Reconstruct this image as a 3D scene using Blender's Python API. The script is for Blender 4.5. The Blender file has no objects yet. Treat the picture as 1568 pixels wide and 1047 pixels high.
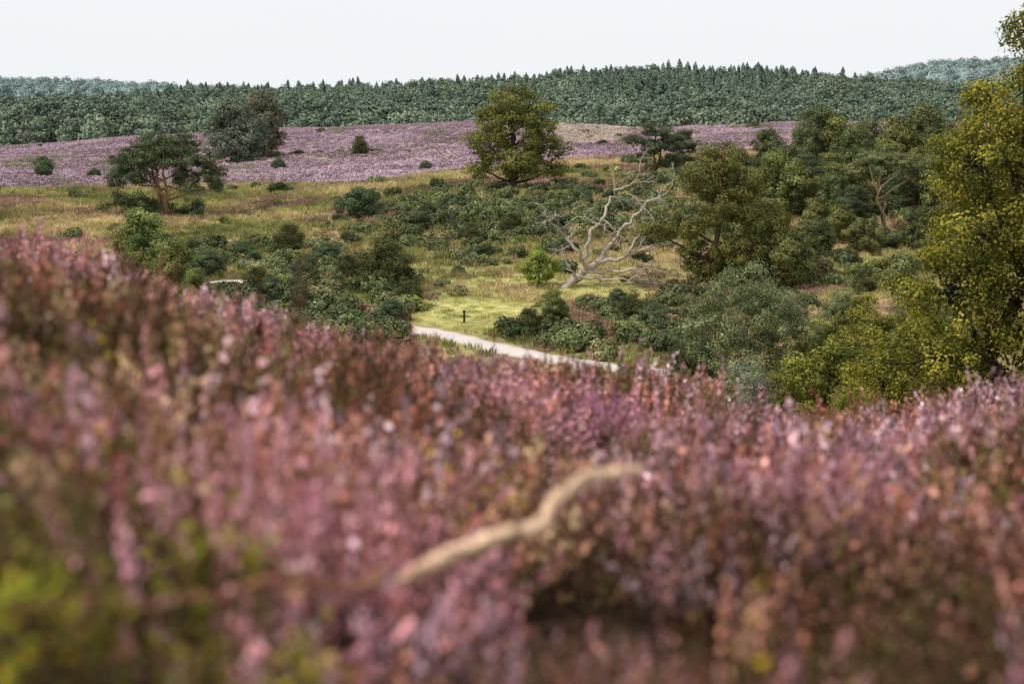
import bpy, math, time
import numpy as np
T0=time.time()
rng=np.random.default_rng(11)
scene=bpy.context.scene
UP=np.array([0,0,1.0])

# ------------------------------------------------------------------ noise
def vnoise(x,y,seed=0):
    x=np.asarray(x,float); y=np.asarray(y,float)
    xi=np.floor(x).astype(np.int64); yi=np.floor(y).astype(np.int64)
    xf=x-xi; yf=y-yi
    def h(a,b):
        n=(a*374761393+b*668265263+seed*97463477)&0x7fffffff
        n=((n^(n>>13))*1274126177)&0x7fffffff
        return ((n^(n>>16))&0xffff)/65535.0
    u=xf*xf*(3-2*xf); v=yf*yf*(3-2*yf)
    return (h(xi,yi)*(1-u)+h(xi+1,yi)*u)*(1-v)+(h(xi,yi+1)*(1-u)+h(xi+1,yi+1)*u)*v
def fbm(x,y,seed=0,o=3):
    s=0;a=1;tot=0
    for i in range(o):
        s=s+a*vnoise(x*2**i,y*2**i,seed+i*17);tot+=a;a*=.5
    return s/tot
def sstep(a,b,x):
    k=np.clip((x-a)/(b-a),0,1); return k*k*(3-2*k)
def blob(t,y,ct,cy,rt,ry):
    return np.exp(-(((t-ct)/rt)**2+((y-cy)/ry)**2))

# ------------------------------------------------------------------ terrain
TT=np.array([-.45,-.3,-.2,-.1,0,.1,.2,.3,.45])
YT=[(50,[-17.3,-17.3,-17.3,-17.5,-17.5,-17.3,-16.8,-15.5,-13.5]),
(75,[-17,-17,-17,-17,-17.3,-17.3,-17,-16.3,-14.5]),
(92,[-16.8,-16.8,-16.8,-17,-17,-17,-16.6,-16,-15]),
(108,[-16.3,-16.3,-16.4,-16.7,-16.7,-16.5,-15.8,-15,-14.5]),
(120,[-15.5,-15.6,-15.8,-15.9,-15.8,-15.5,-14.8,-14.3,-13.8]),
(135,[-14,-14.3,-14.5,-14.6,-14,-14,-13.6,-13,-13]),
(155,[-12.6,-12.7,-12.8,-12.6,-12.0,-12.2,-12,-11.8,-12]),
(172,[-12.5,-12.5,-12.6,-12,-10.8,-11,-11,-11,-11]),
(190,[-12.5,-12.6,-12.6,-11.9,-10.3,-10.6,-10.5,-10.3,-10.3]),
(240,[-12.8,-12.9,-12.8,-11.8,-11,-10,-9.8,-9.6,-9.6]),
(300,[-13.8,-13.4,-12.7,-10.8,-9.3,-9.6,-9,-8.5,-8.5]),
(350,[-16,-14.2,-14.0,-15.4,-14,-11.4,-9.2,-8,-8]),
(400,[-18,-12.3,-9.6,-11,-10.8,-9.8,-8,-7.6,-7.6]),
(450,[-19,-13,-10,-7.6,-5.2,-9.2,-6.6,-7.4,-7.4]),
(560,[-23]*9),(650,[-18]*9),(720,[-17,-16.5,-15,-14,-12,-11,-13,-15,-16]),
(950,[-18,-14,-10,-5,0,6,2.0,-3,-14]),
(1200,[-20]*9),
(1750,[3,3,-6,-14,-14,-14,-8,30,27]),
(2500,[-25]*9),(7000,[-25]*9)]
ly=np.log(np.array([r[0] for r in YT],float)); ZT=np.array([r[1] for r in YT],float)
LG=np.linspace(ly[0],ly[-1],700); TG=np.linspace(-.45,.45,91)
tmp=np.array([np.interp(LG,ly,ZT[:,j]) for j in range(9)]).T
ZG=np.array([np.interp(TG,TT,tmp[i]) for i in range(len(LG))])
def blur(a,k,ax):
    ker=np.exp(-.5*(np.arange(-3*k,3*k+1)/k)**2);ker/=ker.sum()
    pad=[(0,0),(0,0)];pad[ax]=(3*k,3*k)
    b=np.pad(a,pad,mode='edge')
    return np.apply_along_axis(lambda m:np.convolve(m,ker,'valid'),ax,b)
ZG=blur(blur(ZG,4,0),3,1)
def valley(x,y):
    yy=np.clip(y,50,6900)
    fi=(np.log(yy)-LG[0])/(LG[1]-LG[0]); ft=(np.clip(x/yy,-.4499,.4499)+.45)/.01
    i=np.clip(fi.astype(int),0,698); j=np.clip(ft.astype(int),0,89)
    a=fi-i;b=ft-j
    z=(ZG[i,j]*(1-b)+ZG[i,j+1]*b)*(1-a)+(ZG[i+1,j]*(1-b)+ZG[i+1,j+1]*b)*a
    amp=np.clip(y/130,0.3,2.5)
    return z+amp*.6*(fbm(x/14,y/14,3)-.5)+9*sstep(600,800,y)*(fbm(x/90,y/90,19)-.5)
ST=np.array([-.45,-.40,-.34,-.28,-.2,-.13,-.07,0,.05,.1,.17,.25,.36,.45])
SS=np.array([.098,.100,.104,.122,.150,.170,.190,.206,.200,.206,.227,.228,.214,.2])
H0=.70;A2=.007;PLANT=.40
def fg(x,y):
    yf=np.maximum(y,0); t=x/(yf+.4)
    s=np.interp(t,ST,SS)
    near=sstep(.5,4,yf)
    s=.18*(1-near)+s*near
    return -(H0+(s-.14)*yf+A2*yf*yf)-PLANT+.40*(fbm(x*.75,y*.75,9)-.5)*sstep(2.2,4.5,yf)
def height(x,y):
    x=np.asarray(x,float);y=np.asarray(y,float)
    a=fg(x,y);b=valley(x,y);k=1.6
    h=np.clip(.5+.5*(a-b)/k,0,1)
    return a*h+b*(1-h)+k*h*(1-h)

# ------------------------------------------------------------------ path
PATH=np.array([(-70,78),(-55,88),(-42,100),(-34,111),(-28,118.5),(-23.5,121.5),(-21,117),(-18.5,110),(-15,106),(-11.5,104.3),(-8,103.6),(-4.8,101),(-1.8,97),(2.2,92.5),(6.1,90),(8.6,88.5),(13,84),(20.8,78.5),(25,74.5),(34,69),(50,62),(75,52)],float)
def dense(P,n=12):
    out=[]
    for i in range(len(P)-1):
        p0=P[max(i-1,0)];p1=P[i];p2=P[i+1];p3=P[min(i+2,len(P)-1)]
        for k in range(n):
            u=k/n
            out.append(.5*((2*p1)+(-p0+p2)*u+(2*p0-5*p1+4*p2-p3)*u*u+(-p0+3*p1-3*p2+p3)*u**3))
    out.append(P[-1]);return np.array(out)
PD=dense(PATH)
def pathdist(x,y):
    d=np.full(len(x),1e9)
    for p in PD[::3]:
        d=np.minimum(d,(x-p[0])**2+(y-p[1])**2)
    return np.sqrt(d)

# ------------------------------------------------------------------ mesh builder
class MB:
    def __init__(s): s.V=[];s.Q=[];s.C=[];s.M=[];s.n=0
    def add(s,V,Q,C,m=0):
        V=np.asarray(V,float);C=np.asarray(C,float)
        if C.ndim==1: C=np.tile(C,(len(V),1))
        s.V.append(V);s.Q.append(np.asarray(Q)+s.n);s.C.append(C);s.M.append(np.full(len(Q),m));s.n+=len(V)
    def mesh(s,name,mats,smooth=False):
        V=np.concatenate(s.V);Q=np.concatenate(s.Q);C=np.concatenate(s.C);M=np.concatenate(s.M)
        me=bpy.data.meshes.new(name)
        me.vertices.add(len(V));me.vertices.foreach_set("co",V.astype(np.float32).ravel())
        me.loops.add(Q.size);me.loops.foreach_set("vertex_index",Q.astype(np.int32).ravel())
        me.polygons.add(len(Q));me.polygons.foreach_set("loop_start",np.arange(0,Q.size,4,dtype=np.int32))
        for m in mats: me.materials.append(m)
        me.polygons.foreach_set("material_index",M.astype(np.int32))
        me.update(calc_edges=True)
        a=me.color_attributes.new("Col",'FLOAT_COLOR','POINT')
        a.data.foreach_set("color",np.concatenate([C,np.ones((len(C),1))],1).astype(np.float32).ravel())
        if smooth: me.polygons.foreach_set("use_smooth",np.ones(len(Q),bool))
        return me
def norm(a): return a/(np.linalg.norm(a,axis=-1,keepdims=True)+1e-9)
def leaves(mb,P,N,size,C,aspect=.6,mat=1,T1=None):
    N=norm(N)
    if T1 is None: T1=rng.normal(size=P.shape)
    t2=norm(np.cross(N,T1));t1=np.cross(t2,N)
    s=np.broadcast_to(np.asarray(size,float),(len(P),))[:,None]
    V=np.stack([P-t1*s,P+t2*s*aspect,P+t1*s,P-t2*s*aspect],1).reshape(-1,3)
    C=np.asarray(C,float)
    if C.ndim==1: C=np.tile(C,(len(P),1))
    mb.add(V,np.arange(4*len(P)).reshape(-1,4),np.repeat(C,4,0),mat)
def tube(mb,pts,rad,col,sides=6,mat=0):
    pts=np.asarray(pts,float);n=len(pts);rad=np.asarray(rad,float)
    tg=norm(np.gradient(pts,axis=0))
    ref=np.array([.31,.93,.2]) if abs(tg.mean(0)[1])<.8 else np.array([1,.1,.1])
    a=norm(np.cross(tg,ref));b=np.cross(tg,a)
    th=np.arange(sides)*2*math.pi/sides
    V=(pts[:,None]+rad[:,None,None]*(a[:,None]*np.cos(th)[None,:,None]+b[:,None]*np.sin(th)[None,:,None])).reshape(-1,3)
    Q=[]
    for i in range(n-1):
        for k in range(sides):
            k2=(k+1)%sides
            Q.append((i*sides+k,i*sides+k2,(i+1)*sides+k2,(i+1)*sides+k))
    mb.add(V,Q,col,mat)
def curve(p0,p1,n=6,amp=.1,sag=0.):
    p0=np.asarray(p0,float);p1=np.asarray(p1,float)
    u=np.linspace(0,1,n)[:,None];L=np.linalg.norm(p1-p0)
    w=rng.normal(size=(n,3))*amp*L*np.sin(u*math.pi)
    return p0+(p1-p0)*u+w+np.array([0,0,sag*L])*np.sin(u*math.pi)

# ------------------------------------------------------------------ materials
def nt(name):
    m=bpy.data.materials.new(name);m.use_nodes=True;t=m.node_tree;t.nodes.clear()
    return m,t,t.nodes,t.links
def foliage(name,transl=.3,var=.35,nscale=.35,pvar=.35):
    m,t,N,L=nt(name)
    at=N.new("ShaderNodeAttribute");at.attribute_name="Col"
    oi=N.new("ShaderNodeObjectInfo");geo=N.new("ShaderNodeNewGeometry")
    no=N.new("ShaderNodeTexNoise");no.inputs["Scale"].default_value=nscale;no.inputs["Detail"].default_value=2
    L.new(geo.outputs["Position"],no.inputs["Vector"])
    m1=N.new("ShaderNodeMapRange");m1.inputs[3].default_value=1-var;m1.inputs[4].default_value=1+var
    L.new(oi.outputs["Random"],m1.inputs[0])
    m2=N.new("ShaderNodeMapRange");m2.inputs[1].default_value=.3;m2.inputs[2].default_value=.7;m2.inputs[3].default_value=1-pvar;m2.inputs[4].default_value=1+pvar
    L.new(no.outputs["Fac"],m2.inputs[0])
    mu=N.new("ShaderNodeMath");mu.operation='MULTIPLY';L.new(m1.outputs[0],mu.inputs[0]);L.new(m2.outputs[0],mu.inputs[1])
    hs=N.new("ShaderNodeHueSaturation")
    L.new(at.outputs["Color"],hs.inputs["Color"]);L.new(mu.outputs[0],hs.inputs["Value"])
    m3=N.new("ShaderNodeMapRange");m3.inputs[3].default_value=.488;m3.inputs[4].default_value=.512
    fr=N.new("ShaderNodeMath");fr.operation='FRACT';f2=N.new("ShaderNodeMath");f2.operation='MULTIPLY';f2.inputs[1].default_value=17.3
    L.new(oi.outputs["Random"],f2.inputs[0]);L.new(f2.outputs[0],fr.inputs[0]);L.new(fr.outputs[0],m3.inputs[0]);L.new(m3.outputs[0],hs.inputs["Hue"])
    d=N.new("ShaderNodeBsdfDiffuse");L.new(hs.outputs[0],d.inputs[0])
    o=N.new("ShaderNodeOutputMaterial")
    if transl>0:
        tr=N.new("ShaderNodeBsdfTranslucent");mx=N.new("ShaderNodeMixShader");mx.inputs[0].default_value=transl
        L.new(hs.outputs[0],tr.inputs[0]);L.new(d.outputs[0],mx.inputs[1]);L.new(tr.outputs[0],mx.inputs[2]);L.new(mx.outputs[0],o.inputs[0])
    else: L.new(d.outputs[0],o.inputs[0])
    return m
def rough(name,scales=((8,.25),(60,.25)),bump=.3,bscale=20,rgh=.9):
    m,t,N,L=nt(name)
    at=N.new("ShaderNodeAttribute");at.attribute_name="Col";geo=N.new("ShaderNodeNewGeometry")
    cur=at.outputs["Color"]
    for s,a in scales:
        no=N.new("ShaderNodeTexNoise");no.inputs["Scale"].default_value=s;no.inputs["Detail"].default_value=4
        L.new(geo.outputs["Position"],no.inputs["Vector"])
        mr=N.new("ShaderNodeMapRange");mr.inputs[1].default_value=.3;mr.inputs[2].default_value=.7;mr.inputs[3].default_value=1-a;mr.inputs[4].default_value=1+a
        L.new(no.outputs["Fac"],mr.inputs[0])
        hs=N.new("ShaderNodeHueSaturation");L.new(cur,hs.inputs["Color"]);L.new(mr.outputs[0],hs.inputs["Value"]);cur=hs.outputs[0]
    p=N.new("ShaderNodeBsdfDiffuse")
    L.new(cur,p.inputs["Color"])
    nb=N.new("ShaderNodeTexNoise");nb.inputs["Scale"].default_value=bscale;nb.inputs["Detail"].default_value=4
    L.new(geo.outputs["Position"],nb.inputs["Vector"])
    bp=N.new("ShaderNodeBump");bp.inputs["Strength"].default_value=bump;bp.inputs["Distance"].default_value=.1
    L.new(nb.outputs["Fac"],bp.inputs["Height"]);L.new(bp.outputs[0],p.inputs["Normal"])
    o=N.new("ShaderNodeOutputMaterial");L.new(p.outputs[0],o.inputs[0]);return m
M_bark=rough("bark",((6,.3),(30,.3)),.6,25)
M_leaf=foliage("leaves",.22,.0,.5,.25)
M_bush=foliage("bush_leaves",.0,.22,.12,.25)
M_heath=foliage("heather",.0,.28,.9,.36)
M_field=foliage("heather_field",.0,.14,.06,.24)
M_grass=foliage("grass",.0,.3,.08,.3)
M_forest=foliage("forest_leaves",.0,.16,.012,.2)
M_ground=rough("ground_soil",((.15,.2),(1.2,.25),(9,.25)),.6,3)
M_path=rough("path_sand",((.6,.08),(8,.12)),.3,12)
M_wood=rough("dead_wood",((5,.2),(40,.3)),.7,40)

def add_obj(name,me,loc=(0,0,0),rz=0,sc=1.0):
    o=bpy.data.objects.new(name,me);scene.collection.objects.link(o)
    o.location=loc;o.rotation_euler=(0,0,rz)
    o.scale=(sc,sc,sc) if np.isscalar(sc) else sc
    return o
def place(name,me,t,y,rz=0,sc=1.0,dz=-.1):
    x=t*y;z=float(height(np.array([x]),np.array([y]))[0])
    return add_obj(name,me,(x,y,z+dz),rz,sc)

def scatter(name,P,rot,scl,idx,templates):
    coll=bpy.data.collections.new(name+"_parts")
    for i,(me) in enumerate(templates):
        o=bpy.data.objects.new("%s_part_%02d"%(name,i),me);coll.objects.link(o)
    me=bpy.data.meshes.new(name);me.vertices.add(len(P));me.vertices.foreach_set("co",np.asarray(P,np.float32).ravel())
    a=me.attributes.new("rot",'FLOAT_VECTOR','POINT');a.data.foreach_set("vector",np.asarray(rot,np.float32).ravel())
    a=me.attributes.new("scl",'FLOAT_VECTOR','POINT');a.data.foreach_set("vector",np.asarray(scl,np.float32).ravel())
    a=me.attributes.new("idx",'INT','POINT');a.data.foreach_set("value",np.asarray(idx,np.int32))
    o=add_obj(name,me)
    g=bpy.data.node_groups.new(name,'GeometryNodeTree')
    g.interface.new_socket("Geometry",in_out='INPUT',socket_type='NodeSocketGeometry')
    g.interface.new_socket("Geometry",in_out='OUTPUT',socket_type='NodeSocketGeometry')
    N=g.nodes;L=g.links
    gi=N.new("NodeGroupInput");go=N.new("NodeGroupOutput");ip=N.new("GeometryNodeInstanceOnPoints")
    ci=N.new("GeometryNodeCollectionInfo");ci.inputs["Collection"].default_value=coll
    ci.inputs["Separate Children"].default_value=True;ci.inputs["Reset Children"].default_value=True
    L.new(gi.outputs[0],ip.inputs["Points"]);L.new(ci.outputs[0],ip.inputs["Instance"]);ip.inputs["Pick Instance"].default_value=True
    for nm,ty,so in (("rot",'FLOAT_VECTOR',"Rotation"),("scl",'FLOAT_VECTOR',"Scale"),("idx",'INT',"Instance Index")):
        na=N.new("GeometryNodeInputNamedAttribute");na.data_type=ty;na.inputs["Name"].default_value=nm
        out=[q for q in na.outputs if q.enabled and q.name=="Attribute"][0]
        L.new(out,ip.inputs[so])
    L.new(ip.outputs[0],go.inputs[0])
    md=o.modifiers.new("scatter",'NODES');md.node_group=g
    return o
def scat(name,x,y,s,idx,templates,tilt=.12,dz=0.,zs=None):
    n=len(x);z=height(x,y)+dz
    rot=np.stack([rng.normal(size=n)*tilt,rng.normal(size=n)*tilt,rng.uniform(0,6.28,n)],1)
    zs=s if zs is None else s*zs
    print(name,n)
    return scatter(name,np.stack([x,y,z],1),rot,np.stack([s,s,zs],1),idx,templates)

# ------------------------------------------------------------------ tree generators
def make_tree(name,lobes,nclump,nleaf,leaf,pal,trunk_r=.3,bark=(.1,.075,.055),rc=.9,aspect=.6,trunk=True,flat=.75,inner=.45,lean=0.,fill=2.6,leafmat=None,twigs=.5,stems=1,jit=.3):
    mb=MB();pal=np.asarray(pal,float);lobes=np.asarray(lobes,float)
    top=lobes[np.argmax(lobes[:,2])][:3]
    trunks=[]
    for k in range(stems):
        b=np.array([rng.normal()*.25*(stems>1),rng.normal()*.25*(stems>1),-.3])
        tp=top*np.array([1,1,.98])+(rng.normal(size=3)*np.array([1.2,1.2,.6]) if k else 0)
        pts=curve(b,tp,9,.025);pts[:,0]+=lean*np.sin(np.linspace(0,3.14,9))
        if trunk: tube(mb,pts,trunk_r*(1-.2*(stems>1))*np.linspace(1,.15,9)**.9,bark,8,0)
        trunks.append(pts)
    w=(lobes[:,3]*lobes[:,4]*lobes[:,5])**(2/3);w/=w.sum()
    for li,l in enumerate(lobes):
        c=l[:3];R=l[3:6];pts=trunks[li%len(trunks)]
        zt=max(.6,c[2]*.62);i=np.argmin(abs(pts[:,2]-zt))
        if trunk: tube(mb,curve(pts[i],c,6,.05,-.03),trunk_r*.42*np.linspace(1,.3,6),bark,5,0)
        k=max(3,int(round(nclump*w[li])))
        for _ in range(k):
            d=norm(rng.normal(size=3));rr=rng.uniform(inner,1.0)**.7
            if rng.random()<.12: rr*=1.18
            p=c+d*R*rr
            if p[2]<.15: p[2]=.15+rng.uniform(0,.5)
            r=rc*rng.uniform(.5,1.4)
            if trunk and rng.random()<twigs: tube(mb,curve(c+d*R*.1,p,4,.06),trunk_r*.12*np.linspace(1,.35,4)+.006,bark,3,0)
            n=int(nleaf*rng.uniform(.6,1.3)*(r/rc)**1.3)+4
            dd=norm(rng.normal(size=(n,3)));P=p+dd*r*(rng.random((n,1))**(1/fill))*np.array([1,1,flat])
            Nn=dd*.9+UP*.25+d*.35+rng.normal(size=(n,3))*jit
            q=rng.random();f=rng.uniform(.72,1.3)
            mixv=np.clip(q+rng.normal(size=(n,1))*.25,0,1)
            C=(pal[0]*(1-mixv)+pal[1]*mixv)*f*rng.uniform(.8,1.25,(n,1))
            leaves(mb,P,Nn,leaf*rng.uniform(.6,1.25,n),C,aspect,1)
    return mb.mesh(name,[M_bark,leafmat or M_leaf])
def bush(name,pal,n=2400,leaf=.085,h=.8,aspect=.55,nl=10,mat=None):
    mb=MB();pal=np.asarray(pal,float)
    for k in range(nl):
        a=rng.uniform(0,6.28);rr=rng.uniform(0,.68);c=np.array([rr*math.cos(a),rr*math.sin(a),rng.uniform(.12,.7)*h*(1-.4*rr)])
        R=rng.uniform(.24,.44);m=n//nl
        d=norm(rng.normal(size=(m,3)));P=c+d*R*(rng.random((m,1))**.35)*np.array([1,1,.85]);P[:,2]=np.abs(P[:,2])
        q=np.clip(rng.random()+rng.normal(size=(m,1))*.25,0,1);f=rng.uniform(.75,1.3)
        C=(pal[0]*(1-q)+pal[1]*q)*f*rng.uniform(.75,1.25,(m,1))
        leaves(mb,P,d+UP*.15+rng.normal(size=(m,3))*.28,leaf*rng.uniform(.6,1.3,m),C,aspect,1)
        tube(mb,curve((0,0,-.1),c,4,.05),[.03,.025,.015,.008],(.08,.06,.04),4,0)
    return mb.mesh(name,[M_bark,mat or M_bush])
def conifer(name,h,r,pal,n=560,leaf=.75,ex=2.4):
    mb=MB();pal=np.asarray(pal,float)
    tube(mb,[(0,0,-1),(0,0,h*.5),(0,0,h*.95)],[.3,.2,.05],(.1,.09,.08),5,0)
    u=rng.random(n)**.75;z=h*(.12+.86*u);a=rng.uniform(0,6.28,n)
    lay=.75+.25*np.sin(u*19+a*.6);rad=r*(1-u**ex)*lay*rng.uniform(.5,1.1,n)+.15
    P=np.stack([rad*np.cos(a),rad*np.sin(a),z+rng.normal(size=n)*.3],1);out=np.stack([np.cos(a),np.sin(a),0*a],1)
    q=rng.random((n,1));C=(pal[0]*(1-q)+pal[1]*q)*rng.uniform(.8,1.2,(n,1))
    leaves(mb,P,UP*.6+out*.8+rng.normal(size=(n,3))*.25,leaf*rng.uniform(.6,1.2,n)*(1.1-.2*u),C,.65,1,T1=out-UP*.15)
    return mb.mesh(name,[M_bark,M_forest])

# ------------------------------------------------------------------ heather tufts
def heather(name,cols,leafc,n=36,R=.25,H=.44,frac=.5,nf=28,nl=20,fs=.0098,stemc=(.12,.07,.045)):
    mb=MB();cols=np.asarray(cols,float);leafc=np.asarray(leafc,float)
    for _ in range(n):
        a=rng.uniform(0,6.28);r=R*math.sqrt(rng.random())
        b=np.array([r*.35*math.cos(a),r*.35*math.sin(a),-.05])
        hh=H*rng.uniform(.6,1.05)*(1-.42*(r/R)**2)
        tip=np.array([r*1.5*math.cos(a),r*1.5*math.sin(a),hh])+rng.normal(size=3)*.035
        u=np.linspace(0,1,6)[:,None];mid=(b+tip)/2+np.array([math.cos(a),math.sin(a),0])*r*.2+rng.normal(size=3)*.03
        C=(1-u)**2*b+2*u*(1-u)*mid+u*u*tip
        tube(mb,C,np.linspace(.0030,.0012,6),np.asarray(stemc)*rng.uniform(.7,1.6),3,0)
        def at(s):
            s=s[:,None];return (1-s)**2*b+2*s*(1-s)*mid+s*s*tip
        ax=norm(tip-mid)
        fc=cols[rng.integers(len(cols))]*rng.uniform(.6,1.4)
        if nf:
            s=1-frac*rng.random(nf)**1.1;ang=rng.uniform(0,6.28,nf)
            o=np.stack([np.cos(ang),np.sin(ang),0*ang],1)
            wid=.003+.014*np.sqrt(np.clip((1-s)/frac*1.5,0,1))
            leaves(mb,at(s)+o*wid[:,None],o+rng.normal(size=(nf,3))*.4,fs*rng.uniform(.7,1.3,nf),fc*rng.uniform(.6,1.4,(nf,1)),.66,0,T1=ax+o*.8)
        if nl:
            s=rng.uniform(.15,1-frac*.7,nl);ang=rng.uniform(0,6.28,nl);o=np.stack([np.cos(ang),np.sin(ang),0*ang],1)
            lc=leafc[rng.integers(len(leafc))]
            leaves(mb,at(s)+o*rng.uniform(.003,.03,(nl,1)),o+rng.normal(size=(nl,3))*.6,fs*1.25*rng.uniform(.7,1.3,nl),lc*rng.uniform(.6,1.4,(nl,1)),.3,0,T1=ax+o*.8)
    return mb.mesh(name,[M_heath])
def grass(name,c0,c1,n=50,R=.38,H=.42,w=.016,mat=None,spread=.5):
    mb=MB();a=rng.uniform(0,6.28,n);r=R*np.sqrt(rng.random(n))
    b=np.stack([r*np.cos(a),r*np.sin(a),np.full(n,-.03)],1)
    l=H*rng.uniform(.5,1.1,n);a2=rng.uniform(0,6.28,n)
    d=norm(np.stack([np.cos(a2)*spread*rng.random(n),np.sin(a2)*spread*rng.random(n),np.ones(n)],1))
    side=norm(np.cross(d,rng.normal(size=(n,3))))*w
    m=b+d*l[:,None]*.55;tip=b+d*l[:,None]+np.stack([np.cos(a2),np.sin(a2),-.3+0*a2],1)*l[:,None]*.18
    V=np.stack([b,m-side,tip,m+side],1).reshape(-1,3)
    q=rng.random((n,1));C=(np.asarray(c0)*(1-q)+np.asarray(c1)*q)*rng.uniform(.75,1.25,(n,1))
    mb.add(V,np.arange(4*n).reshape(-1,4),np.repeat(C,4,0),0)
    return mb.mesh(name,[mat or M_grass])

# ------------------------------------------------------------------ zone masks
def z_lawn(x,y):
    t=x/np.maximum(y,1)
    m=np.maximum(1.2*blob(t,y,-.03,109,.05,7.5),blob(t,y,.065,118,.045,4)*.8)
    return np.maximum(m,blob(t,y,.03,122,.1,4)*.6)*(.6+.8*fbm(x/4,y/6,15))
def z_bush(x,y):
    t=x/np.maximum(y,1)
    n=fbm(x/4.5,y/6,21)
    dn=1.5*blob(t,y,.0,150,.085,14)+1.6*blob(t,y,-.125,108,.048,9)+1.2*blob(t,y,.055,99,.055,9)+.9*blob(t,y,.13,104,.05,9)+1.3*blob(t,y,.2,170,.14,28)
    sp=1.3*blob(t,y,-.05,141,.045,8)+1.5*blob(t,y,-.17,127,.085,9)+.9*blob(t,y,.26,120,.12,12)+.7*blob(t,y,-.28,112,.06,10)
    m=dn*sstep(.25,.5,n)+sp*sstep(.46,.60,n)
    m=m*(1-sstep(.45,.75,z_lawn(x,y)))
    return m
def z_field(x,y):
    t=x/np.maximum(y,1)
    b=np.interp(t,[-.45,-.2,-.1,-.02,.03,.1,.3,.45],[203,206,207,224,240,252,265,265])+22*(fbm(x/22,y/22,5)-.5)
    return sstep(-6,6,y-b)*(1-sstep(500,520,y))

# ------------------------------------------------------------------ ground
nc,nr=430,520
tt=np.linspace(-1.3,1.3,nc);ss=np.linspace(0,math.log(241),nr-20)
yy=np.concatenate([np.linspace(-15,-.6,20),25*(np.exp(ss)-1)])
X=(yy[:,None]+25)*tt[None,:];Y=np.repeat(yy[:,None],nc,1)
xf=X.ravel();yf=Y.ravel();zf=height(xf,yf)
t=xf/np.maximum(yf,1)
def mixc(a,b,m): return a*(1-m[:,None])+np.asarray(b)[None]*m[:,None]
C=np.tile(np.array([.26,.24,.09]),(len(xf),1))
C=mixc(C,(.37,.30,.14),sstep(.4,.7,fbm(xf/9,yf/9,31)))
C=mixc(C,(.25,.18,.13),sstep(.52,.72,fbm(xf/7,yf/10,41))*.7)
C=mixc(C,(.39,.37,.14),np.clip(z_lawn(xf,yf)*1.5,0,1))
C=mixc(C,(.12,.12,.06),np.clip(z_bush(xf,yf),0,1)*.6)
C=mixc(C,(.31,.225,.26),z_field(xf,yf))
C=mixc(C,(.10,.14,.10),sstep(500,540,yf))
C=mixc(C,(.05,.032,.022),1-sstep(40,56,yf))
i=np.arange(nr-1)[:,None]*nc+np.arange(nc-1)[None,:];i=i.ravel()
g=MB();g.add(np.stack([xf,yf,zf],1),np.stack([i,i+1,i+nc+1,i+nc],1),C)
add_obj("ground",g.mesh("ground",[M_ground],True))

# path strip
tg=norm(np.gradient(PD,axis=0));nm=np.stack([-tg[:,1],tg[:,0]],1);K=9
ws=np.linspace(-1,1,K);wid=1.25+.7*(fbm(np.arange(len(PD))*.35,np.zeros(len(PD)),8)-.5)
pp=(PD[:,None]+nm[:,None]*(ws[None,:]*wid[:,None])[:,:,None]).reshape(-1,2)
pz=height(pp[:,0],pp[:,1])+.07-.06*np.tile(ws**4,len(PD))
i=(np.arange(len(PD)-1)[:,None]*K+np.arange(K-1)[None]).ravel()
edge=np.tile(np.abs(ws)**3,len(PD))
pc=mixc(np.tile(np.array([.60,.53,.51]),(len(pp),1)),(.38,.33,.26),edge)
g=MB();g.add(np.stack([pp[:,0],pp[:,1],pz],1),np.stack([i,i+1,i+K+1,i+K],1),pc);add_obj("sandy_path",g.mesh("sandy_path",[M_path],True))

# ------------------------------------------------------------------ foreground heather
pink=[(.66,.35,.38),(.74,.44,.47),(.58,.28,.31)];mauve=[(.64,.43,.51),(.76,.54,.60),(.56,.35,.42)]
rust=[(.56,.27,.20),(.66,.35,.28),(.50,.21,.15)];mag=[(.50,.19,.34),(.58,.26,.42)]
brn=[(.26,.14,.075),(.36,.20,.11),(.20,.11,.06)];olv=[(.17,.16,.05),(.26,.22,.08)];lf=[(.10,.09,.04),(.15,.12,.05),(.18,.09,.05)]
dark=[(.10,.055,.035),(.15,.08,.045),(.085,.07,.03)];dlf=[(.05,.045,.02),(.07,.05,.025)]
straw=[(.70,.50,.32),(.58,.38,.23)]
HT=[heather("h0",pink,lf),heather("h1",mauve,lf),heather("h2",pink+mauve,lf,H=.5,n=34),
    heather("h3",rust+pink,lf),heather("h4",rust,lf,H=.4),heather("h5",brn,lf,frac=.35,nf=18),heather("h6",brn+rust,lf,frac=.4,nf=20,H=.4),
    heather("h7",olv,olv,frac=.5,nf=18,nl=30),grass("h8",straw[0],straw[1],60,.22,.38,.005,M_heath,1.4),heather("h9",mag,lf,frac=.55),
    heather("h_10",straw+brn,[(.3,.2,.12)],frac=.5,nf=22),heather("h_11",dark,dlf,frac=.4,nf=16,nl=22)]
def region(y0,y1,w,dens,extra=1.2):
    A=(y1-y0)*2*(w*y1+extra);n=int(A*dens)
    y=rng.uniform(y0,y1,n);x=rng.uniform(-1,1,n)*(w*y1+extra)
    k=np.abs(x)<w*np.maximum(y,0)+extra;return x[k],y[k]
xs=[];ys=[]
for a,b,dn in ((-1.5,1.2,10),(1.2,6,24),(6,14,14),(14,24,6),(24,50,2)):
    x,y=region(a,b,.48,dn,1.0);xs.append(x);ys.append(y)
x=np.concatenate(xs);y=np.concatenate(ys)
gap=fbm(x*1.3,y*.9,91);k=(gap>.38)|(rng.random(len(x))<.22);x=x[k];y=y[k];gap=gap[k]
n=len(x);t=x/(np.maximum(y,.3))
q=fbm(x*.9,y*.6,51)*1.6-.22+rng.normal(size=n)*.08;r=rng.random(n)
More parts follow.
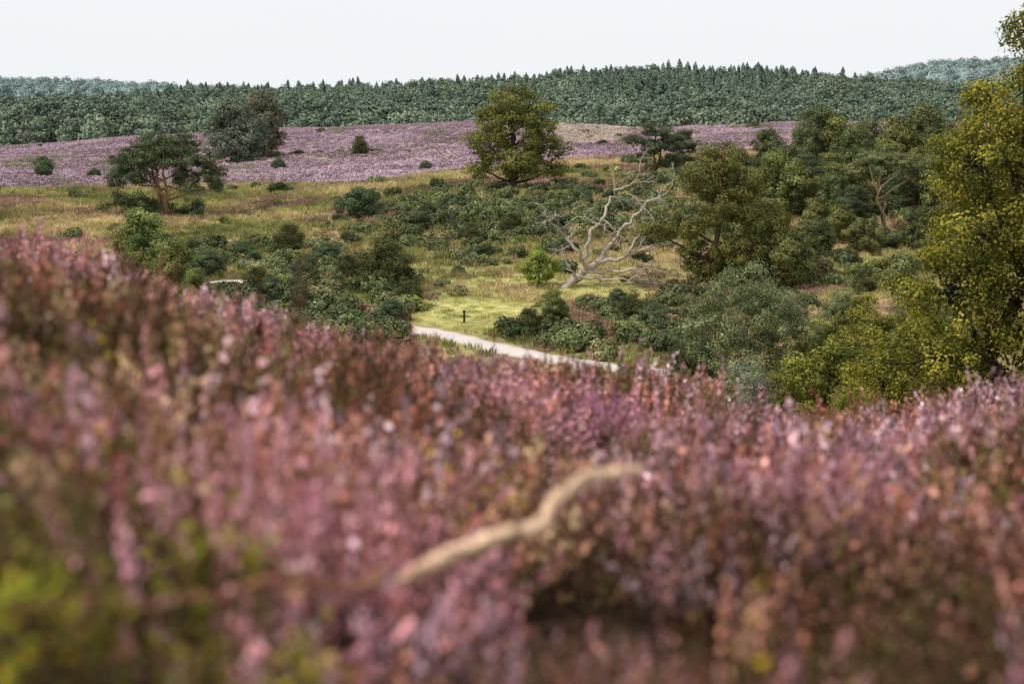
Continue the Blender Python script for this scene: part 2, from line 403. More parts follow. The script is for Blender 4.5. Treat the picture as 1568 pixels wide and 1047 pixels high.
idx=np.where(q<.30,rng.choice([5,6,7,11],n),np.where(q<.42,rng.choice([3,4,6,10],n),np.where(q<.60,rng.choice([0,2,3],n),rng.choice([1,1,2,0],n))))
idx=np.where((t<-.14)&((idx==1)|(idx==2))&(r<.45),rng.choice([3,4,0],n),idx)
idx=np.where((t<.12)&(y<4.2)&(r>.78),rng.choice([5,6,10,7],n),idx)
idx=np.where((r>.46)&(r<.54),rng.choice([5,7,6],n),idx)
near=1-sstep(2.1,2.9,y+.7*(fbm(x*2,y*2,5)-.5)+.4*np.abs(t-.03))
idx=np.where(r<near*.9,rng.choice([5,6,11,7,0],n,p=[.14,.10,.60,.10,.06]),idx)
idx=np.where((blob(t,y,-.32,4.2,.10,1.0)>.4)&(r<.5),rng.choice([8,10,10],n),idx)
idx=np.where((blob(t,y,-.05,5.5,.05,.8)>.5)&(r<.4),10,idx)
idx=np.where((blob(t,y,.06,7.5,.03,1.8)>.45)&(r<.75),9,idx)
idx=np.where((blob(t,y,.22,2.7,.10,.6)>.4)&(rng.random(n)<.55),7,idx)
idx=np.where((blob(t,y,-.33,2.4,.12,.45)>.4)&(rng.random(n)<.6),rng.choice([7,11,11],n),idx)
s=rng.uniform(.75,1.2,n)*(1+.25*sstep(8,20,y))*(.62+.76*fbm(x*1.0,y*1.0,77))*(.85+.3*sstep(.35,.6,gap))
# plants are shorter where the fallen branch lies across them
yb=np.interp(x,[-.9,-.445,-.24,0,.123,.312],[2.12,2.38,2.6,2.8,3.0,3.2])
low=(x<.42)&(x>-.72)&(y<yb+.12)&(y>yb-1.0);s=np.where(low,np.minimum(s,rng.uniform(.55,.84,n)),s)
scat("heather",x,y,s,idx,HT,.32)

# fallen branch resting on the heather
bp=np.array([(.312,3.2,-.842),(.26,3.15,-.838),(.2,3.1,-.835),(.15,3.05,-.83),(.123,3.0,-.84),(.085,2.93,-.85),(.07,2.88,-.872),(.045,2.84,-.878),(0,2.8,-.872),(-.058,2.75,-.877),(-.12,2.7,-.886),(-.183,2.65,-.905),(-.22,2.6,-.912),(-.25,2.56,-.898),(-.30,2.52,-.895),(-.37,2.45,-.852),(-.445,2.38,-.835),(-.50,2.33,-.845),(-.55,2.28,-.825),(-.60,2.24,-.83),(-.67,2.2,-.80),(-.76,2.17,-.80),(-.9,2.12,-.78)])
bd=dense(np.concatenate([bp],0),4)
g=MB();m=len(bd);rad=np.interp(np.linspace(0,1,m),[0,.04,.3,.55,.7,1],[.004,.0135,.0180,.0125,.0085,.008])*(1+.55*(vnoise(np.arange(m)*.7,np.zeros(m),4)-.5))
dk=sstep(.44,.64,np.linspace(0,1,m))[:,None]
bc=np.array([[.90,.62,.42]])*(1-dk)+np.array([[.34,.155,.10]])*dk
tube(g,bd,rad,np.repeat(bc,8,0),8)
for k,dv in ((18,(.06,.05,.10)),(30,(-.05,-.08,.07)),(44,(.05,-.1,.04)),(60,(-.10,.06,.05)),(72,(-.04,-.1,.02))):
    tube(g,curve(bd[k],bd[k]+np.array(dv)*.7,5,.08),np.linspace(.006,.002,5),(.4,.27,.18),5)
add_obj("fallen_branch",g.mesh("fallen_branch",[M_wood],True))

# leafy seedlings among the heather
def seedling(name,c0,c1,n=26,H=.42,leaf=.016):
    mb=MB()
    for k in range(4):
        tip=np.array([rng.normal()*.10,rng.normal()*.08,H*rng.uniform(.75,1.1)])
        C=curve((0,0,-.03),tip,7,.03);tube(mb,C,np.linspace(.003,.001,7),(.2,.12,.07),4,0)
        s=rng.uniform(.45,1,n);P=np.stack([np.interp(s*6,np.arange(7),C[:,j]) for j in range(3)],1)+rng.normal(size=(n,3))*.022
        q=rng.random((n,1))
        leaves(mb,P,rng.normal(size=(n,3))*.6+UP,leaf*rng.uniform(.6,1.2,n),(np.array(c0)*(1-q)+np.array(c1)*q),.72,1)
    return mb.mesh(name,[M_bark,M_leaf])
SG=seedling("bramble",(.48,.46,.04),(.28,.32,.04),20);SY=seedling("yellow_bramble",(.8,.52,.04),(.65,.44,.04),4,.48,.012);SB=seedling("bramble_b",(.13,.16,.03),(.38,.30,.05),16)
for (x0,y0,me_) in ((-.63,2.6,SG),(-.55,2.65,SG),(-.60,2.72,SG),(-.52,2.58,SG),(-.58,2.52,SB),(-.74,2.2,SB),(-.80,2.25,SG),(-.70,2.05,SB),(-.85,2.4,SB),(-.78,2.0,SG),(-.66,2.1,SB),(-.5,2.05,SB),(-.33,2.0,SB)):
    z=float(height(np.array([x0]),np.array([y0]))[0]);add_obj("bramble_plant",me_,(x0,y0,z+.03),rng.uniform(0,6),rng.uniform(.95,1.12))
for (x0,y0) in ((-1.25,4.4),(0.0,3.7),(-.25,4.0),(.42,2.0),(-.26,2.0),(-.95,3.3),(-.66,1.95),(-1.15,3.5),(1.0,5.2),(-1.2,3.8)):
    z=float(height(np.array([x0]),np.array([y0]))[0]);add_obj("yellow_leaf_seedling",SY,(x0,y0,z+.05),rng.uniform(0,6),1.0)

# ------------------------------------------------------------------ valley grass
GT=[grass("g0",(.45,.38,.17),(.33,.30,.12)),grass("g1",(.32,.32,.11),(.39,.36,.15)),grass("g2",(.55,.43,.24),(.42,.33,.17)),
    grass("g3",(.25,.26,.09),(.20,.22,.08)),grass("g4",(.42,.26,.21),(.31,.21,.15),60,.35,.34,.018),grass("g5",(.47,.45,.16),(.39,.38,.13),45,.36,.16,.015)]
x,y=region(50,262,.44,1.3,3)
w=np.clip(1.2-(y-80)/300,.5,1);k=(rng.random(len(x))<w);x=x[k];y=y[k]
k=(pathdist(x,y)>1.45+rng.random(len(x))*.5)&(z_field(x,y)<.6);x=x[k];y=y[k];n=len(x)
q=fbm(x/10,y/12,31)+rng.normal(size=n)*.07;q2=fbm(x/6,y/10,41)+rng.normal(size=n)*.05
idx=np.where(q>.6,2,np.where(q>.46,0,np.where(q>.36,1,3)));idx=np.where(q2>.58,4,idx)
lw=z_lawn(x,y)+rng.normal(size=n)*.12;idx=np.where(lw>.4,5,idx)
scat("meadow_grass",x,y,rng.uniform(.8,1.6,n)*(1+(y-80)/250),idx,GT,.1)

# ------------------------------------------------------------------ purple heather field on the far hills
def clump(name,c0,c1,n=80,R=.6,H=.42,s=.10):
    mb=MB();d=norm(rng.normal(size=(n,3)));d[:,2]=abs(d[:,2]);P=d*np.array([R,R,H])*rng.uniform(.55,1,(n,1))
    q=rng.random((n,1));C=(np.array(c0)*(1-q)+np.array(c1)*q)*rng.uniform(.8,1.2,(n,1))
    leaves(mb,P,d+UP*.3+rng.normal(size=(n,3))*.3,s*rng.uniform(.7,1.3,n),C,.7,0);return mb.mesh(name,[M_field])
FT=[clump("f0",(.41,.295,.35),(.34,.245,.29)),clump("f1",(.48,.355,.41),(.40,.29,.345)),clump("f2",(.34,.24,.265),(.26,.20,.20)),clump("f3",(.55,.46,.39),(.46,.39,.31)),clump("f4",(.19,.21,.13),(.26,.22,.16))]
x,y=region(195,505,.44,.5,4)
k=z_field(x,y)>rng.random(len(x));x=x[k];y=y[k];n=len(x);t=x/y
q=fbm(x/20,y/14,61)+rng.normal(size=n)*.06;q2=fbm(x/12,y/20,66,4)+rng.normal(size=n)*.04
idx=np.where(q>.58,1,np.where(q>.42,0,2))
pale=blob(t,y,.055,420,.045,60)+.8*blob(t,y,.0,330,.05,12)
idx=np.where((q2>.72)|(pale*q2>.30),3,idx);idx=np.where(q2<.30,4,idx)
idx=np.where((blob(t,y,-.10,318,.08,12)>.5)&(rng.random(n)<.75),4,idx)
scat("heather_field",x,y,rng.uniform(.9,1.7,n),idx,FT,.1)

# ------------------------------------------------------------------ bushes
BT=[bush("b0",[(.10,.12,.052),(.17,.188,.088)]),bush("b1",[(.12,.14,.058),(.195,.21,.10)]),bush("b2",[(.078,.10,.048),(.135,.155,.078)],h=1.05),
    bush("b3",[(.14,.14,.062),(.215,.195,.092)],h=.7),bush("b4",[(.18,.115,.075),(.25,.17,.105)],h=.55),bush("b5",[(.17,.19,.06),(.26,.265,.085)],h=.95)]
x,y=region(60,235,.44,.46,3)
m=z_bush(x,y);k=(m*.9>rng.random(len(x)))&(pathdist(x,y)>2.6)
x1,y1=region(62,200,.44,.012,3);k1=(pathdist(x1,y1)>3)&(z_lawn(x1,y1)<.4)
x2,y2=region(205,470,.44,.0006,3)
bl=rng.uniform(-.19,-.04,70);by=np.interp(bl,[-.19,-.04],[298,330])+rng.normal(size=70)*4
# thicket on the near side of the path where it disappears from view
seg=PD[(PD[:,0]<-8.6)&(PD[:,0]>-22)&(PD[:,1]<119)];jj=rng.integers(0,len(seg),420);xt=seg[jj,0]-rng.uniform(-.5,2.5,420);yt=seg[jj,1]-rng.uniform(2.0,7.0,420)
xt=np.concatenate([xt,rng.uniform(-22,-15,120)]);yt=np.concatenate([yt,rng.uniform(102,115,120)])
kt=(pathdist(xt,yt)>1.9)&(xt<-8);xt=xt[kt];yt=yt[kt]
xu=rng.uniform(7,19,60);yu=np.interp(xu,PATH[10:18,0],PATH[10:18,1])-rng.uniform(2.4,6,60)
x=np.concatenate([x[k],x1[k1],x2,bl*by,xt,xu]);y=np.concatenate([y[k],y1[k1],y2,by,yt,yu]);n=len(x)
s=rng.uniform(.55,1.9,n)*(.75+.5*fbm(x/8,y/8,71));s=np.where(y>205,s*1.1,s)
s[-len(xt)-60:-60]=rng.uniform(1.0,2.1,len(xt));s[-60:]=rng.uniform(.8,1.4,60)
idx=rng.choice([0,1,2,3,0,1,2,4,5],n,p=[.17,.17,.15,.11,.11,.1,.09,.05,.05])
scat("gorse_bushes",x,y,s,idx,BT,.08,-.05)

# ------------------------------------------------------------------ individual trees
OAKP=[(.11,.12,.036),(.24,.225,.065)]
oak=make_tree("oak",[(-.3,0,10.8,2.9,2.8,2.0),(-2.4,.5,8.6,2.6,2.6,1.8),(2.7,-.3,8.9,2.5,2.6,2.0),(0,0,7.0,4.0,3.8,2.6),(-3.5,0,5.8,2.3,2.4,1.3),(3.8,0,5.3,2.4,2.4,1.7),(.3,-.6,4.2,4.0,3.4,1.7),(-4.2,0,2.8,1.5,1.4,.8),(4.5,.2,3.0,1.6,1.4,.9),(1,0,2.4,2.6,2.4,1.1)],350,85,.145,OAKP,.45,rc=.9)
place("oak_tree",oak,0.002,172,.1,(1.03,1.03,1.0))
rnd=make_tree("round_oak",[(0,0,8.6,3.9,3.8,3.4),(-2.6,0,6.2,3.4,3.2,3.0),(2.8,0,6,3.4,3.2,3.0),(0,-1,4,5,4.4,2.6),(0,0,2,4.4,4,1.6)],260,65,.25,[(.13,.165,.115),(.19,.225,.155)],.45,rc=1.2)
place("oak_tree",rnd,-.193,283,.3,1.08)
rnd2=make_tree("round_oak_b",[(0,0,10,3.0,3,2.8),(.6,0,7,3.6,3.4,3.4),(0,0,4,4,4,3)],200,65,.26,[(.14,.15,.095),(.20,.20,.125)],.45,rc=1.2)
place("oak_tree",rnd2,-.174,298,1.3,1.1)
PN=[(.066,.094,.05),(.135,.16,.078)]
pine=make_tree("pine",[(-1.0,0,7.7,2.8,2.2,1.3),(1.6,.4,7.5,2.8,2.2,1.3),(-3.2,0,6.3,2.3,1.9,1.2),(3.8,0,6.3,2.6,2,1.2),(.2,-.5,6.3,3.0,2.3,1.2),(-4.3,.3,4.3,1.8,1.5,1.1),(4.9,0,4.8,2.0,1.5,1.1),(-2.3,-.6,4.5,2.0,1.5,1.0),(2.6,0,4.3,2.0,1.5,.9),(5.6,0,3.3,1.2,1,.6),(-3.8,0,1.7,2.3,1.5,1.4),(-2.0,.4,1.0,2.2,1.5,1.2),(-.3,.6,1.2,1.6,1,1.1),(2.8,.3,1.0,1.8,1.3,.9)],400,95,.14,PN,.32,(.26,.16,.10),rc=.68,aspect=.4,flat=.62,stems=3,inner=.2)
place("pine_tree",pine,-.244,157,0,1.05)
mid=make_tree("mid_pine",[(-.2,0,10.4,1.8,1.8,1.3),(-1.4,0,8.7,2.3,2,1.4),(1.6,.3,8.4,2.1,2,1.5),(.2,-.5,6.6,3.0,2.6,1.4),(-2.8,0,5.0,2.2,2,1.0),(-5.2,-.2,4.5,1.5,1.3,.7),(3.8,0,5.2,2.4,2.1,1.2),(5.5,.3,3.7,2.0,2,1.2),(2.2,-.8,3.2,3.0,2.4,1.5),(-1.6,-.5,2.6,2.0,1.8,1.1),(6,.2,1.7,2.0,1.8,1.0),(.8,-.6,1.2,2.4,2.0,1.0)],450,100,.12,[(.09,.105,.036),(.23,.215,.064)],.34,(.16,.11,.075),rc=.7,aspect=.45,flat=.65,stems=2)
place("pine_tree",mid,.146,118,0,1.03)
big=make_tree("big_oak",[(-.4,0,17.3,.9,.9,.9),(.2,0,16,1.2,1.1,1.0),(-1.0,0,14.6,1.5,1.4,1.2),(.9,.3,14,1.8,1.7,1.5),(-1.8,-.3,12.8,1.9,1.8,1.3),(.5,0,11.6,2.8,2.6,2.0),(-1.9,-.5,10.4,2.1,2,1.5),(2.6,0,10.2,2.8,2.6,2.2),(-2.8,-.2,8.4,2.1,2.0,1.5),(.2,-1.2,8.3,3.0,2.6,2),(3.4,0,7.5,3,3,2.4),(-3.3,-.4,6.0,1.9,1.9,1.5),(-.8,-1.6,5.8,2.8,2.4,1.8),(-3.3,0,3.8,2.5,2,1.7),(-.5,-1.5,3.3,2.8,2.4,1.9),(2.8,-1,4.5,3.2,2.8,2.2),(-4.0,.2,1.8,2.2,1.9,1.4),(-1.2,-1.4,1.4,2.8,2,1.4),(1.6,-1.4,1.8,3,2.4,1.5),(-4.4,1,5.0,1.5,1.4,1.3)],1150,130,.07,[(.085,.098,.022),(.34,.285,.05)],.38,(.08,.06,.045),rc=.6,fill=2.2,jit=.45)
place("oak_tree",big,.362,49.5,.0,1.0,-.2)
BIR=[(.16,.19,.09),(.28,.30,.15)]
bir=make_tree("birch",[(0,0,6.2,1.3,1.2,1.1),(-1.3,0,5.4,1.4,1.2,1.0),(1.2,.2,5.0,1.5,1.3,1.2),(-.2,-.3,4.2,2.2,1.8,1.3),(2.1,0,3.6,1.6,1.4,1.2),(-2.0,0,3.4,1.5,1.4,1.2),(0,-.5,2.2,2.6,2,1.3),(2.2,-.2,1.4,1.8,1.5,1.0)],270,105,.066,BIR,.13,(.25,.2,.16),rc=.5,stems=3,fill=1.9)
place("birch_tree",bir,.168,80,0,1.12)
bir2=make_tree("willow",[(0,0,2.4,.9,.8,.8),(.5,0,1.7,1.1,.9,.8),(-.6,0,1.3,1.1,.9,.7),(0,0,.7,1.3,1,.6)],80,90,.055,[(.22,.27,.16),(.33,.37,.24)],.07,(.2,.16,.12),rc=.36,stems=3,fill=1.6)
place("willow_shrub",bir2,.168,73,1,1.15)
place("willow_shrub",bir2,.155,70,2.4,.8)
jun=make_tree("juniper",[(0,0,2.9,.7,.7,1.1),(-.3,0,1.9,1.0,1,1.0),(.4,0,1.1,1.2,1.1,.9)],90,80,.07,[(.075,.10,.05),(.13,.155,.075)],.1,rc=.42)
place("juniper_shrub",jun,.131,86,0,1.2);place("juniper_shrub",jun,.122,84,2,.9);place("juniper_shrub",jun,.205,78,3,.8)
yo=make_tree("small_oak",[(0,0,2.9,1.1,1,.8),(-1.1,0,2.1,1.2,1,.9),(1.1,0,2.0,1.3,1.1,.9),(0,-.4,1.1,1.9,1.5,.8)],150,110,.065,[(.12,.14,.034),(.28,.265,.058)],.1,rc=.42,fill=1.9)
for a_ in ((.233,71,0,1.3),(.205,75,2,.9),(.262,68,4,1.2),(.285,61,4,1.2),(.312,57,1,1.3),(.245,64,5,.85),(.22,82,1,1.1),(.262,80,2,1.2),(.29,72,3,1.4),(.25,90,5,1.1),(.305,66,2,1.5)): place("oak_shrub",yo,*a_)
place("birch_tree",bir,.235,92,2,.6);place("birch_tree",bir,.20,96,4,.5);place("birch_tree",bir,.285,84,1,.75);place("birch_tree",bir,.315,75,1,.9)
ls=make_tree("left_shrub",[(0,0,5.4,1.2,1.1,.9),(-.8,0,4.3,1.5,1.4,1.1),(1,0,3.6,1.5,1.4,1.2),(0,-.3,2.3,2.3,2,1.4),(0,0,1,2.6,2.2,1)],200,95,.10,[(.12,.15,.055),(.27,.295,.10)],.14,rc=.58)
place("hawthorn_shrub",ls,-.258,115,0,1.18);place("hawthorn_shrub",ls,-.240,111,2,.9);place("hawthorn_shrub",ls,-.225,108,4,.6)
sd=make_tree("dark_shrub",[(0,0,2.9,1.0,1,.8),(-.9,0,2.0,1.2,1.1,.9),(.9,0,1.9,1.2,1.1,.9),(0,0,1,1.9,1.7,.9)],140,85,.085,[(.075,.09,.038),(.14,.138,.056)],.12,rc=.52)
for a_ in ((-.089,119,0,1.2),(-.157,134,1,.85),(-.106,290,2,1.15),(-.115,124,1,.6),(-.18,116,1,.7),(-.073,112,3,.6),(-.14,118,2,.55),(.03,104,2,.55),(.085,106,3,.6),(.0,143,1,.6),(-.03,138,2,.6),(.28,108,2,.7),(.25,112,5,.6)): place("oak_shrub",sd,*a_)
sr=make_tree("round_shrub",[(0,0,1.9,1.6,1.5,1.1),(-.9,0,1.3,1.3,1.2,1),(.9,0,1.2,1.3,1.2,1.0)],120,85,.10,[(.082,.115,.06),(.13,.165,.085)],.12,rc=.52)
for a_ in ((-.107,153,0,1.15),(.0755,112,1,.5),(-.327,238,2,1.15),(-.292,236,1,.6),(-.163,252,1,.7),(-.06,226,1,.6),(.040,340,1,.8),(-.05,152,2,.6),(.03,146,1,.6),(-.13,130,1,.7),(-.085,106,1,.6),(.10,102,2,.7),(.05,160,2,.7),(-.155,110,2,.9),(-.17,112,1,.8),(-.19,130,3,.7),(-.215,124,1,.8),(-.145,126,2,.6)): place("juniper_shrub",sr,*a_)
bg=make_tree("green_shrub",[(0,0,2.9,.9,.9,.8),(-.6,0,2.0,1.1,1,.8),(.7,0,1.9,1.1,1,.8),(0,0,1.1,1.4,1.3,.8)],110,80,.085,[(.22,.28,.06),(.35,.38,.09)],.1,rc=.42)
place("hazel_shrub",bg,.019,119.5,0,.98)
place("hazel_shrub",ls,.030,101,1,.55);place("hazel_shrub",sd,.012,100,1,.6)
pB=make_tree("slope_oak",[(0,0,7.4,2.2,2,1.5),(-1.8,0,5.8,2.2,2,1.6),(1.9,0,5.6,2.3,2,1.6),(0,-.5,4,3.4,3,1.7),(-1.5,0,2,2.6,2.2,1.4),(2,0,2,2.4,2.2,1.4)],240,75,.16,[(.105,.13,.056),(.19,.205,.09)],.28,rc=.8)
pC=make_tree("slope_oak_b",[(0,0,6,2.2,2,1.6),(-2.2,0,4.3,2.2,2,1.5),(2.3,.2,4.5,2.0,2,1.5),(.2,0,2.6,3.4,2.8,1.8)],210,75,.15,[(.125,.145,.052),(.245,.24,.085)],.25,rc=.75)
pD=make_tree("slope_pine",[(0,0,5.6,2.2,1.9,.8),(-2.2,0,4.5,1.9,1.7,.7),(2.2,.2,4.7,2,1.8,.7),(0,-.4,3.6,2.4,2,.8),(-2,0,2.2,1.6,1.4,.7),(1.8,0,1.8,1.8,1.5,.8)],180,85,.13,[(.07,.10,.055),(.13,.155,.085)],.25,(.2,.11,.065),rc=.62,aspect=.4,flat=.55,stems=2)
pE=make_tree("open_pine",[(-.6,0,6.2,2.2,1.8,.7),(1.6,0,5.9,2.0,1.5,.7),(-2.2,0,4.9,1.8,1.4,.6),(2.8,0,4.6,1.7,1.4,.6),(-1.2,0,3.2,1.5,1.2,.6)],130,65,.12,[(.14,.165,.07),(.23,.225,.10)],.2,(.46,.31,.21),rc=.5,aspect=.45,flat=.5,stems=2,inner=.2)
for nm_,me_,t_,y_,r_,s_ in (("oak_tree",pB,.214,196,0,1.05),("oak_tree",pC,.232,186,2,1.1),("oak_tree",pB,.246,200,3,.85),("oak_tree",pC,.270,186,1,1.1),("oak_tree",pB,.288,192,4,1.1),("oak_tree",pC,.312,180,5,1.1),
    ("pine_tree",pD,.100,200,0,1.1),("pine_tree",pD,.118,206,2,.9),("oak_tree",pB,.178,205,2,.7),("oak_tree",pC,.190,150,2,.95),("pine_tree",pD,.205,160,4,.9),
    ("pine_tree",pE,.262,141,0,1.15),("oak_tree",pC,.232,150,3,.8),("oak_tree",pB,.300,150,3,.8),("oak_tree",pC,.178,128,4,.75),("oak_tree",pC,.198,116,1,.62),("oak_tree",pB,.33,150,1,.9),("oak_tree",pC,.35,170,1,1.0),("oak_tree",pB,.395,120,1,1.2),("oak_tree",pC,.45,95,1,1.3),
    ("oak_tree",pB,.20,176,1,.6),("oak_tree",pC,.222,168,4,.7),("oak_tree",pB,.252,160,2,.75),("oak_tree",pC,.285,165,0,.8),("oak_tree",pB,.272,152,5,.5),("oak_tree",pC,.215,138,1,.5),("oak_tree",pB,.158,185,3,.5),("oak_tree",pC,.165,165,3,.55),
    ("oak_tree",pC,.248,128,0,.45),("oak_tree",pB,.283,130,2,.45),("oak_tree",pC,.31,118,3,.6),("oak_tree",pB,.30,205,3,.8),("pine_tree",pD,.14,170,3,.7),("oak_tree",pC,.345,200,2,.9),("oak_tree",pB,.265,205,2,.6),
    ("oak_tree",pB,.24,176,2,.85),("oak_tree",pC,.262,172,4,.8),("oak_tree",pB,.205,186,1,.8),("oak_tree",pC,.30,175,3,.9),("oak_tree",pB,.225,145,1,.6),("oak_tree",pC,.325,130,3,.8),("oak_tree",pB,.19,168,3,.7),
    ("pine_tree",pD,.285,148,3,.9),("oak_tree",pB,.215,126,3,.45),("oak_tree",pC,.232,134,1,.5),("oak_tree",pB,.30,138,1,.7),("oak_tree",pC,.33,108,1,.7),("pine_tree",pD,.24,140,1,.7)):
    place(nm_,me_,t_,y_,r_,s_)

# ------------------------------------------------------------------ dead tree
g=MB();WC=(.56,.47,.395)
def br(pts,r0,r1,depth=3,side=1):
    P=np.array([(a,rng.normal()*.6*(i>0)+yo_,c) for i,(a,yo_,c) in enumerate(pts)],float)
    P=np.stack([np.interp(np.linspace(0,len(P)-1,(len(P)-1)*4+1),np.arange(len(P)),P[:,j]) for j in range(3)],1)
    P[1:-1]+=rng.normal(size=(len(P)-2,3))*.10
    R=np.linspace(r0,r1,len(P));tube(g,P,R,np.array(WC)*rng.uniform(.75,1.2),6)
    sub(P,R,depth)
def sub(P,R,depth):
    if depth<=0: return
    L=np.linalg.norm(P[-1]-P[0]);k={3:6,2:4,1:2}[depth]+int(rng.integers(0,2))
    for _ in range(k):
        i=int(rng.integers(len(P)//4,len(P)));i=min(i,len(P)-2)
        d=norm(P[i+1]-P[i]);q=norm(d+rng.normal(size=3)*.75+np.array([.1,0,.05]))
        l=L*rng.uniform(.22,.48);n=7;pt=[P[i]]
        for j in range(n-1):
            q=norm(q+rng.normal(size=3)*.28+np.array([0,0,-.05]));pt.append(pt[-1]+q*l/(n-1))
        pt=np.array(pt);pt[:,2]=np.maximum(pt[:,2],.05);r=R[i]*.6;rr=np.linspace(r,max(r*.3,.020),n)
        tube(g,pt,rr,np.array(WC)*rng.uniform(.55,1.25),4);sub(pt,rr,depth-1)
br([(-.7,0,-.3),(.3,0,.6),(1.1,0,1.3),(2.0,0,2.0)],.42,.26,0)
br([(1.1,0,1.2),(.6,0,2.8),(-.6,0,4.1),(-1.5,0,5.1),(-2.3,0,5.9)],.18,.03)
br([(.9,0,2.2),(1.6,0,4.3),(2.5,0,5.7),(3.2,0,7.1),(4.1,0,8.0),(5.3,0,8.5)],.17,.03)
br([(2,0,2.0),(3.3,0,3.6),(4.6,0,5.3),(6.0,0,6.7),(7.4,0,7.5)],.18,.03)
br([(2,0,2.0),(4,0,2.3),(6,0,3.1),(8,0,3.5),(9.2,0,3.2)],.20,.03)
br([(1.1,0,1.2),(3.5,0,1.2),(6,0,1.5),(8.5,0,1.0)],.17,.03)
br([(.8,0,.8),(3,0,.6),(5,0,.8),(7,0,.3)],.13,.03)
br([(4,0,2.3),(5.5,0,4.2),(7.5,0,4.8),(8.9,0,4.6)],.13,.02)
br([(3.3,0,3.6),(2.6,0,4.8),(1.0,0,5.6),(0,0,5.4)],.09,.02,2)
br([(.5,0,.6),(-.4,0,2),(-.7,0,3.4)],.12,.03,2)
place("dead_tree",g.mesh("dead_tree",[M_wood],True),.042,119,0,1.06,0)

# marker post by the path
g=MB();tube(g,[(0,0,-.2),(0,0,.85),(0,0,.86),(0,0,1.0),(.0,0,1.04)],[.09,.085,.11,.11,.02],(.035,.03,.028),8)
tube(g,[(0,0,.70),(0,0,.76)],[.092,.092],(.35,.32,.28),8)
place("wooden_marker_post",g.mesh("post",[M_wood]),-.034,105.5,0,.95,0)

# ------------------------------------------------------------------ distant forest
CP_HAZE=[(.125,.175,.13),(.17,.22,.165)]  # conifer leaf colours, paled to paint in distance haze
DP_HAZE=[(.17,.22,.155),(.235,.28,.195)]  # broadleaf colours with the same haze tint mixed in
KT=[conifer("c%d"%i,h,r,CP_HAZE) for i,(h,r) in enumerate(((16,3.9),(15.5,4.6),(17.5,4.0),(14,4.4)))]
dl=lambda nm_,h,w,pal:make_tree(nm_,[(0,0,h*.72,w*.6,w*.6,h*.26),(-w*.4,0,h*.52,w*.6,w*.6,h*.26),(w*.4,.5,h*.5,w*.6,w*.6,h*.26),(0,0,h*.25,w*.9,w*.8,h*.22)],44,34,.6,pal,.3,rc=2.0,leafmat=M_forest,twigs=0,fill=4)
KT+= [dl("d0",15,6,DP_HAZE),dl("d1",13,6.5,DP_HAZE),dl("d2",16,7,[(.14,.19,.135),(.195,.24,.175)])]  # d2 leaf colours carry the painted haze too
x,y=region(640,1010,.48,.019,20);n=len(x);t=x/y
q=fbm(x/60,y/60,81)+rng.normal(size=n)*.12
con=(q>.47+.6*np.clip((-t-.10)*2,0,.5)+.3*(t>.2))&(y>690+rng.normal(size=n)*25)
idx=np.where(con,rng.integers(0,4,n),rng.integers(4,7,n))
x3,y3=region(575,690,.48,.019,10);i3=rng.integers(4,7,len(x3))
sc_=np.concatenate([rng.uniform(.75,1.2,n),rng.uniform(.6,1.35,len(x3))])
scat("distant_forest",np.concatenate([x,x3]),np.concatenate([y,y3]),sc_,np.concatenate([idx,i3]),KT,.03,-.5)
HP_HAZE=[(.28,.37,.36),(.34,.42,.405)]  # far hill leaves: paler, bluer tint stands in for aerial haze
FT2=[dl("e0",16,7,HP_HAZE),dl("e1",14,8,HP_HAZE)]
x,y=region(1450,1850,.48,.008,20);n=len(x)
scat("far_hill_forest",x,y,rng.uniform(1,1.6,n),rng.integers(0,2,n),FT2,.03,-1)

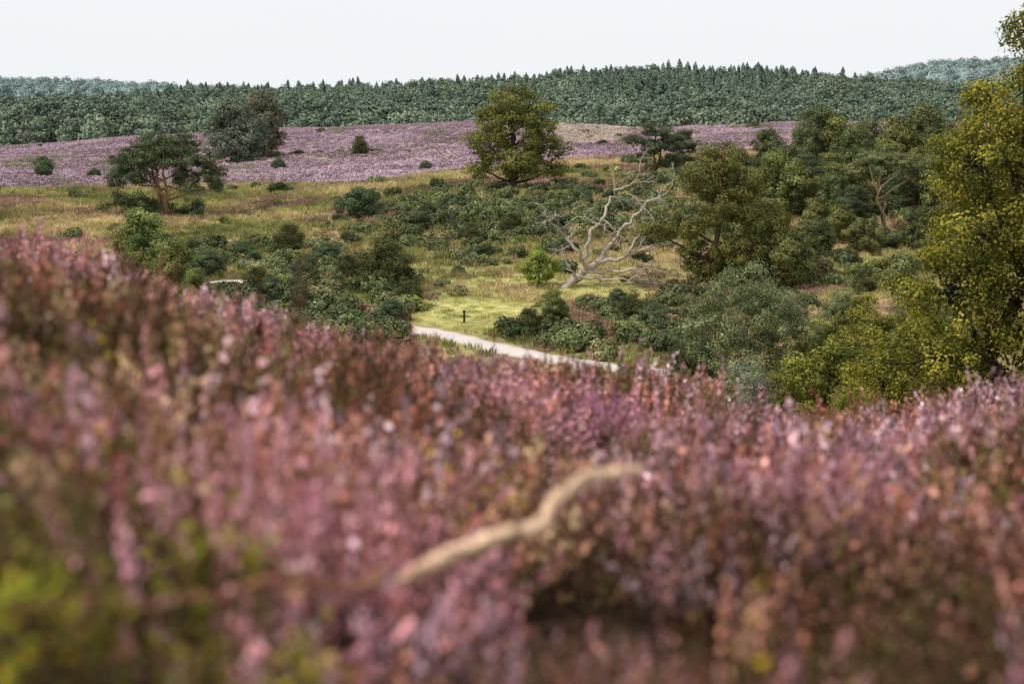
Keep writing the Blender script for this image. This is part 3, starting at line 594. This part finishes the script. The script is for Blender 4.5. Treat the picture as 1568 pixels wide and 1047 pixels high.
# ------------------------------------------------------------------ light
sd_=norm(np.array([-.62,-.15,.78]));el=math.asin(sd_[2]);az=math.atan2(sd_[0],sd_[1])
w=bpy.data.worlds.new("World");scene.world=w;w.use_nodes=True;N=w.node_tree.nodes;L=w.node_tree.links;N.clear()
sk=N.new("ShaderNodeTexSky");sk.sky_type='NISHITA';sk.sun_disc=False;sk.sun_elevation=el;sk.sun_rotation=az;sk.dust_density=3;sk.air_density=1
tc=N.new("ShaderNodeTexCoord");no=N.new("ShaderNodeTexNoise");no.inputs["Scale"].default_value=1.6;no.inputs["Detail"].default_value=4
mp=N.new("ShaderNodeMapping");mp.inputs["Scale"].default_value=(1,1,4);L.new(tc.outputs["Generated"],mp.inputs[0]);L.new(mp.outputs[0],no.inputs["Vector"])
cr=N.new("ShaderNodeMix");cr.data_type='RGBA';cr.inputs[6].default_value=(8.9,9.3,9.7,1);cr.inputs[7].default_value=(9.9,10.0,10.3,1)
L.new(no.outputs["Fac"],cr.inputs[0])
mx=N.new("ShaderNodeMix");mx.data_type='RGBA';mx.inputs[0].default_value=.93
L.new(sk.outputs[0],mx.inputs[6]);L.new(cr.outputs[2],mx.inputs[7])
bgn=N.new("ShaderNodeBackground");bgn.inputs[1].default_value=.1;L.new(mx.outputs[2],bgn.inputs[0])
o=N.new("ShaderNodeOutputWorld");L.new(bgn.outputs[0],o.inputs[0])
ld=bpy.data.lights.new("sun","SUN");ld.energy=3.1;ld.angle=math.radians(7);ld.color=(1,.92,.80)
lo=bpy.data.objects.new("sun",ld);scene.collection.objects.link(lo)
from mathutils import Vector
lo.rotation_euler=Vector(sd_).to_track_quat('Z','Y').to_euler();lo.location=(0,0,40)

# ------------------------------------------------------------------ camera
cd=bpy.data.cameras.new("camera");cd.lens=50;cd.sensor_width=36;cd.clip_end=12000;cd.clip_start=.05
cd.dof.use_dof=True;cd.dof.focus_distance=95;cd.dof.aperture_fstop=1.55
co=bpy.data.objects.new("camera",cd);scene.collection.objects.link(co);co.location=(0,0,0);co.rotation_euler=(math.radians(90-9.7),0,0)
scene.camera=co
scene.view_settings.view_transform='Standard';scene.view_settings.look='None';scene.view_settings.exposure=0
print("BUILD",time.time()-T0)
